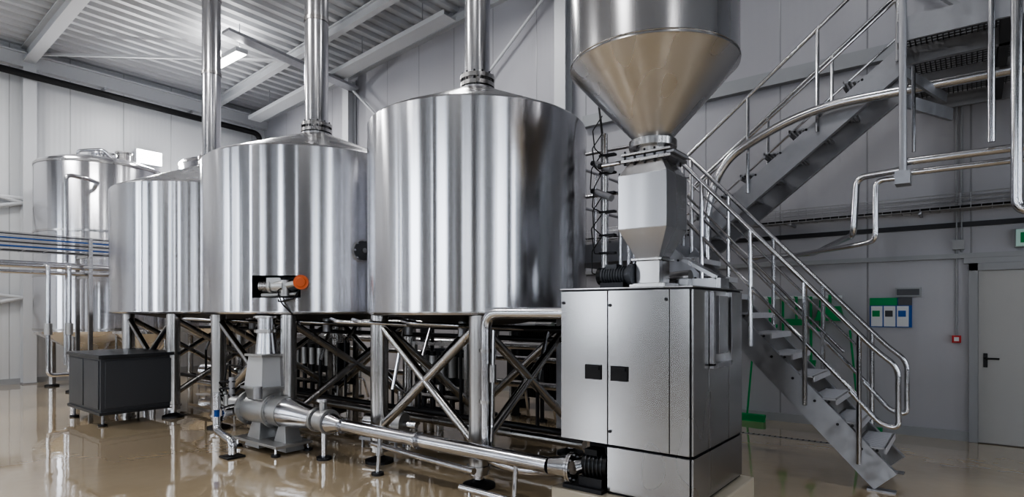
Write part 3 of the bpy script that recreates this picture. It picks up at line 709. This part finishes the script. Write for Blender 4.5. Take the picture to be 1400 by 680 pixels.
o = Obj("overhead_pipework", (0, 6.8, 3))
o.cyl((-.50, 6.56, 6.2), (-.50, 6.56, 2.9), .032, M_galv); o.box(-.56, -.44, 6.50, 6.68, 2.80, 2.92, M_galv)
o.cyl((-.42, 6.6, 3.9), (-.42, 6.6, 3.1), .016, M_pipe, seg=10)
o.cyl((-.50, 6.62, 3.02), (4.9, 6.62, 3.02), .035, M_pipe, seg=16); o.cyl((-.50, 6.75, 2.94), (4.9, 6.75, 2.94), .03, M_pipe, seg=16)
o.beam((-.5, 6.62, 3.6), (-.15, 7.2, 3.55), .03, .12, M_galv); o.beam((-.5, 6.7, 3.9), (-.2, 7.3, 3.75), .03, .1, M_galv)
o.cyl((.14, 6.54, 6.2), (.14, 6.54, 3.08), .028, M_pipe)
o.pipe([(.29, 6.2, 6.2), (.29, 6.2, 2.42), (1.5, 6.2, 2.42)], .04, M_pipe, bend=.1)
o.pipe([(4.9, 7.14, 3.86), (-1.45, 7.14, 3.86), (-2.35, 7.14, 3.45), (-2.55, 7.14, 2.9), (-2.55, 7.14, 2.4), (-2.55, 7.14, .05)], .05, M_pipe, bend=.55, seg=18)
o.cyl((-2.55, 7.14, 0), (-2.55, 7.14, .05), .1, M_dark)
o.pipe([(-.5, 6.75, 2.98), (-.92, 6.9, 2.98), (-.95, 6.9, 2.40), (-1.7, 8.86, 2.40), (-2.6, 8.86, 2.38)], .032, M_pipe, bend=.1)
o.pipe([(-.46, 6.85, 2.92), (-.75, 6.85, 2.92), (-.75, 6.85, 2.32), (-.95, 7.0, 2.3), (-2.5, 8.6, 2.3)], .026, M_pipe, bend=.08)
for x in (.8, 2.4, 4.0): o.cyl((x, 6.68, 2.9), (x, 6.68, UZ-.1), .015, M_galv, seg=8)
o.done(parent=stair)

# ------------------------------------------------------------------ wall items
o = Obj("wall_cable_tray", (0, YB-.1, 2.95))
for dy in (.05, .12, .19, .26):
    o.cyl((-5.4, YB-dy, 2.86), (6.5, YB-dy, 2.86), .005, M_galv, seg=6)
for dz in (0, .06, .12, .18): 
    o.cyl((-5.4, YB-.28, 2.86+dz), (6.5, YB-.28, 2.86+dz), .006, M_galv, seg=6); o.cyl((-5.4, YB-.04, 2.86+dz), (6.5, YB-.04, 2.86+dz), .005, M_galv, seg=6)
x = -5.4
while x < 6.5:
    o.box(x-.003, x+.003, YB-.285, YB-.035, 2.855, 2.862, M_galv); o.box(x-.003, x+.003, YB-.285, YB-.278, 2.86, 3.04, M_galv); x += .10
for dy in (.1, .15, .2): o.cyl((-5.4, YB-dy, 2.885), (6.5, YB-dy, 2.885), .018, M_black, seg=8)
for x in (-5, -3.5, -2, -.5, 1, 2.5): o.box(x-.015, x+.015, YB-.29, YB-.002, 2.82, 2.85, M_galv)
o.box(-5.4, 6.5, YB-.03, YB-.002, 2.66, 2.72, M_dark)
o.done()
o = Obj("door_1", (.5, YB, 0))
dx0, dx1 = .07, 1.05
o.box(dx0-.09, dx0, YB-.06, YB, 0, 2.2, M_trim); o.box(dx1, dx1+.09, YB-.06, YB, 0, 2.2, M_trim); o.box(dx0-.09, dx1+.09, YB-.06, YB, 2.11, 2.2, M_trim)
o.box(dx0, dx1, YB-.035, YB, .01, 2.11, M_door)
o.box(dx0-.14, dx1+.14, YB-.05, YB-.001, 2.2, 2.27, M_trim)
o.box(dx0+.05, dx0+.09, YB-.045, YB-.035, .93, 1.10, M_black)
o.pipe([(dx0+.07, YB-.04, 1.04), (dx0+.07, YB-.09, 1.04), (dx0+.2, YB-.09, 1.04)], .011, M_black, bend=.02)
o.done(bevel=.003)
o = Obj("fire_call_point", (-.14, YB-.05, 1.27)); o.box(-.185, -.095, YB-.05, YB-.001, 1.22, 1.31, M_red); o.box(-.165, -.115, YB-.056, YB-.05, 1.24, 1.29, M_paper)
o.cyl((-.14, YB-.02, 1.31), (-.14, YB-.02, 4.9), .013, M_trim, seg=8); o.cyl((-.09, YB-.02, 2.35), (-.09, YB-.02, 4.9), .013, M_trim, seg=8)
o.box(-.18, -.06, YB-.06, YB-.001, 2.38, 2.5, M_trim); o.done()
o = Obj("exit_sign", (.55, YB-.1, 2.5)); o.box(.42, .78, YB-.10, YB-.06, 2.38, 2.58, M_exit); o.box(.41, .79, YB-.06, YB-.001, 2.37, 2.59, M_trim); o.box(.46, .56, YB-.104, YB-.10, 2.42, 2.54, M_green); o.box(.6, .74, YB-.104, YB-.10, 2.46, 2.50, M_green); o.done()
o = Obj("notice_board", (-.84, YB, 1.6))
o.box(-1.07, -.60, YB-.02, YB-.001, 1.40, 1.79, M_blue); o.box(-1.07, -.76, YB-.026, YB-.02, 1.69, 1.79, M_green); o.box(-.75, -.60, YB-.026, YB-.02, 1.69, 1.79, M_anth)
for k in range(3):
    xx = -1.055+.145*k; o.box(xx, xx+.13, YB-.026, YB-.02, 1.41, 1.68, M_paper)
    o.box(xx+.015, xx+.10, YB-.028, YB-.026, 1.54, 1.62, M_green if k == 0 else (M_anth2 if k == 1 else M_blue))
o.done()
o = Obj("wall_display", (-.6, YB, 1.9)); o.box(-.78, -.5, YB-.05, YB-.001, 1.80, 1.92, M_trim); o.box(-.76, -.52, YB-.055, YB-.05, 1.82, 1.90, M_anth); o.done()
o = Obj("cleaning_tool_rack", (-1.9, YB, 1.5))
o.box(-2.45, -1.4, YB-.03, YB-.001, 1.79, 1.83, M_paper)
for k in range(6): o.cyl((-2.35+.18*k, YB-.03, 1.80), (-2.35+.18*k, YB-.09, 1.82), .008, M_green, seg=8)
for i, (x, l, w) in enumerate(((-2.33, .40, .10), (-2.15, 1.0, .05), (-1.97, .32, .15), (-1.78, .9, .06), (-1.66, .4, .05))):
    o.cyl((x, YB-.06, 1.82), (x, YB-.06, 1.82-l), .017, M_green, seg=10)
    o.box(x-w, x+w, YB-.09, YB-.03, 1.82-l-.05, 1.82-l, M_green)
    o.box(x-w*.9, x+w*.9, YB-.085, YB-.035, 1.82-l-.09, 1.82-l-.05, M_green)
o.frustum(-1.54, YB-.07, 1.50, .17, .06, 1.68, .13, .05, M_green); o.cyl((-1.54, YB-.07, 1.68), (-1.54, YB-.07, 1.84), .02, M_green)
o.box(-1.72, -1.38, YB-.14, YB-.01, 1.48, 1.51, M_green)
o.done()
def broom(x, y, lean, tilt):
    o = Obj("push_broom", (x, y, 0))
    o.box(x-.25, x+.25, y-.05, y+.05, .05, .10, M_green); o.box(x-.245, x+.245, y-.045, y+.045, 0, .05, M_green)
    o.cyl((x, y, .1), (x+lean, y+tilt, 1.35), .014, M_green, seg=10); o.done()
broom(-2.6, 8.95, .05, .2); broom(-1.15, 8.9, -.15, .24)
o = Obj("floor_drain"); o.box(-2.6, -.9, 7.95, 8.03, 0, .005, M_galv)
for k in range(25): o.box(-2.58+.066*k, -2.56+.066*k, 7.96, 8.02, .005, .007, M_dark)
o.done()

# ------------------------------------------------------------------ world + camera
w = bpy.data.worlds.new("world"); sc.world = w; w.use_nodes = True
w.node_tree.nodes["Background"].inputs[0].default_value = (.7, .75, .8, 1); w.node_tree.nodes["Background"].inputs[1].default_value = .3
cam = bpy.data.cameras.new("camera"); co = bpy.data.objects.new("camera", cam); sc.collection.objects.link(co)
cam.sensor_width = 36; cam.lens = 800/1400*36; cam.shift_y = 85/1400; cam.clip_start = .05
co.location = (0, 0, 1.62); co.rotation_euler = (math.radians(90), 0, math.radians(38.1))
sc.camera = co
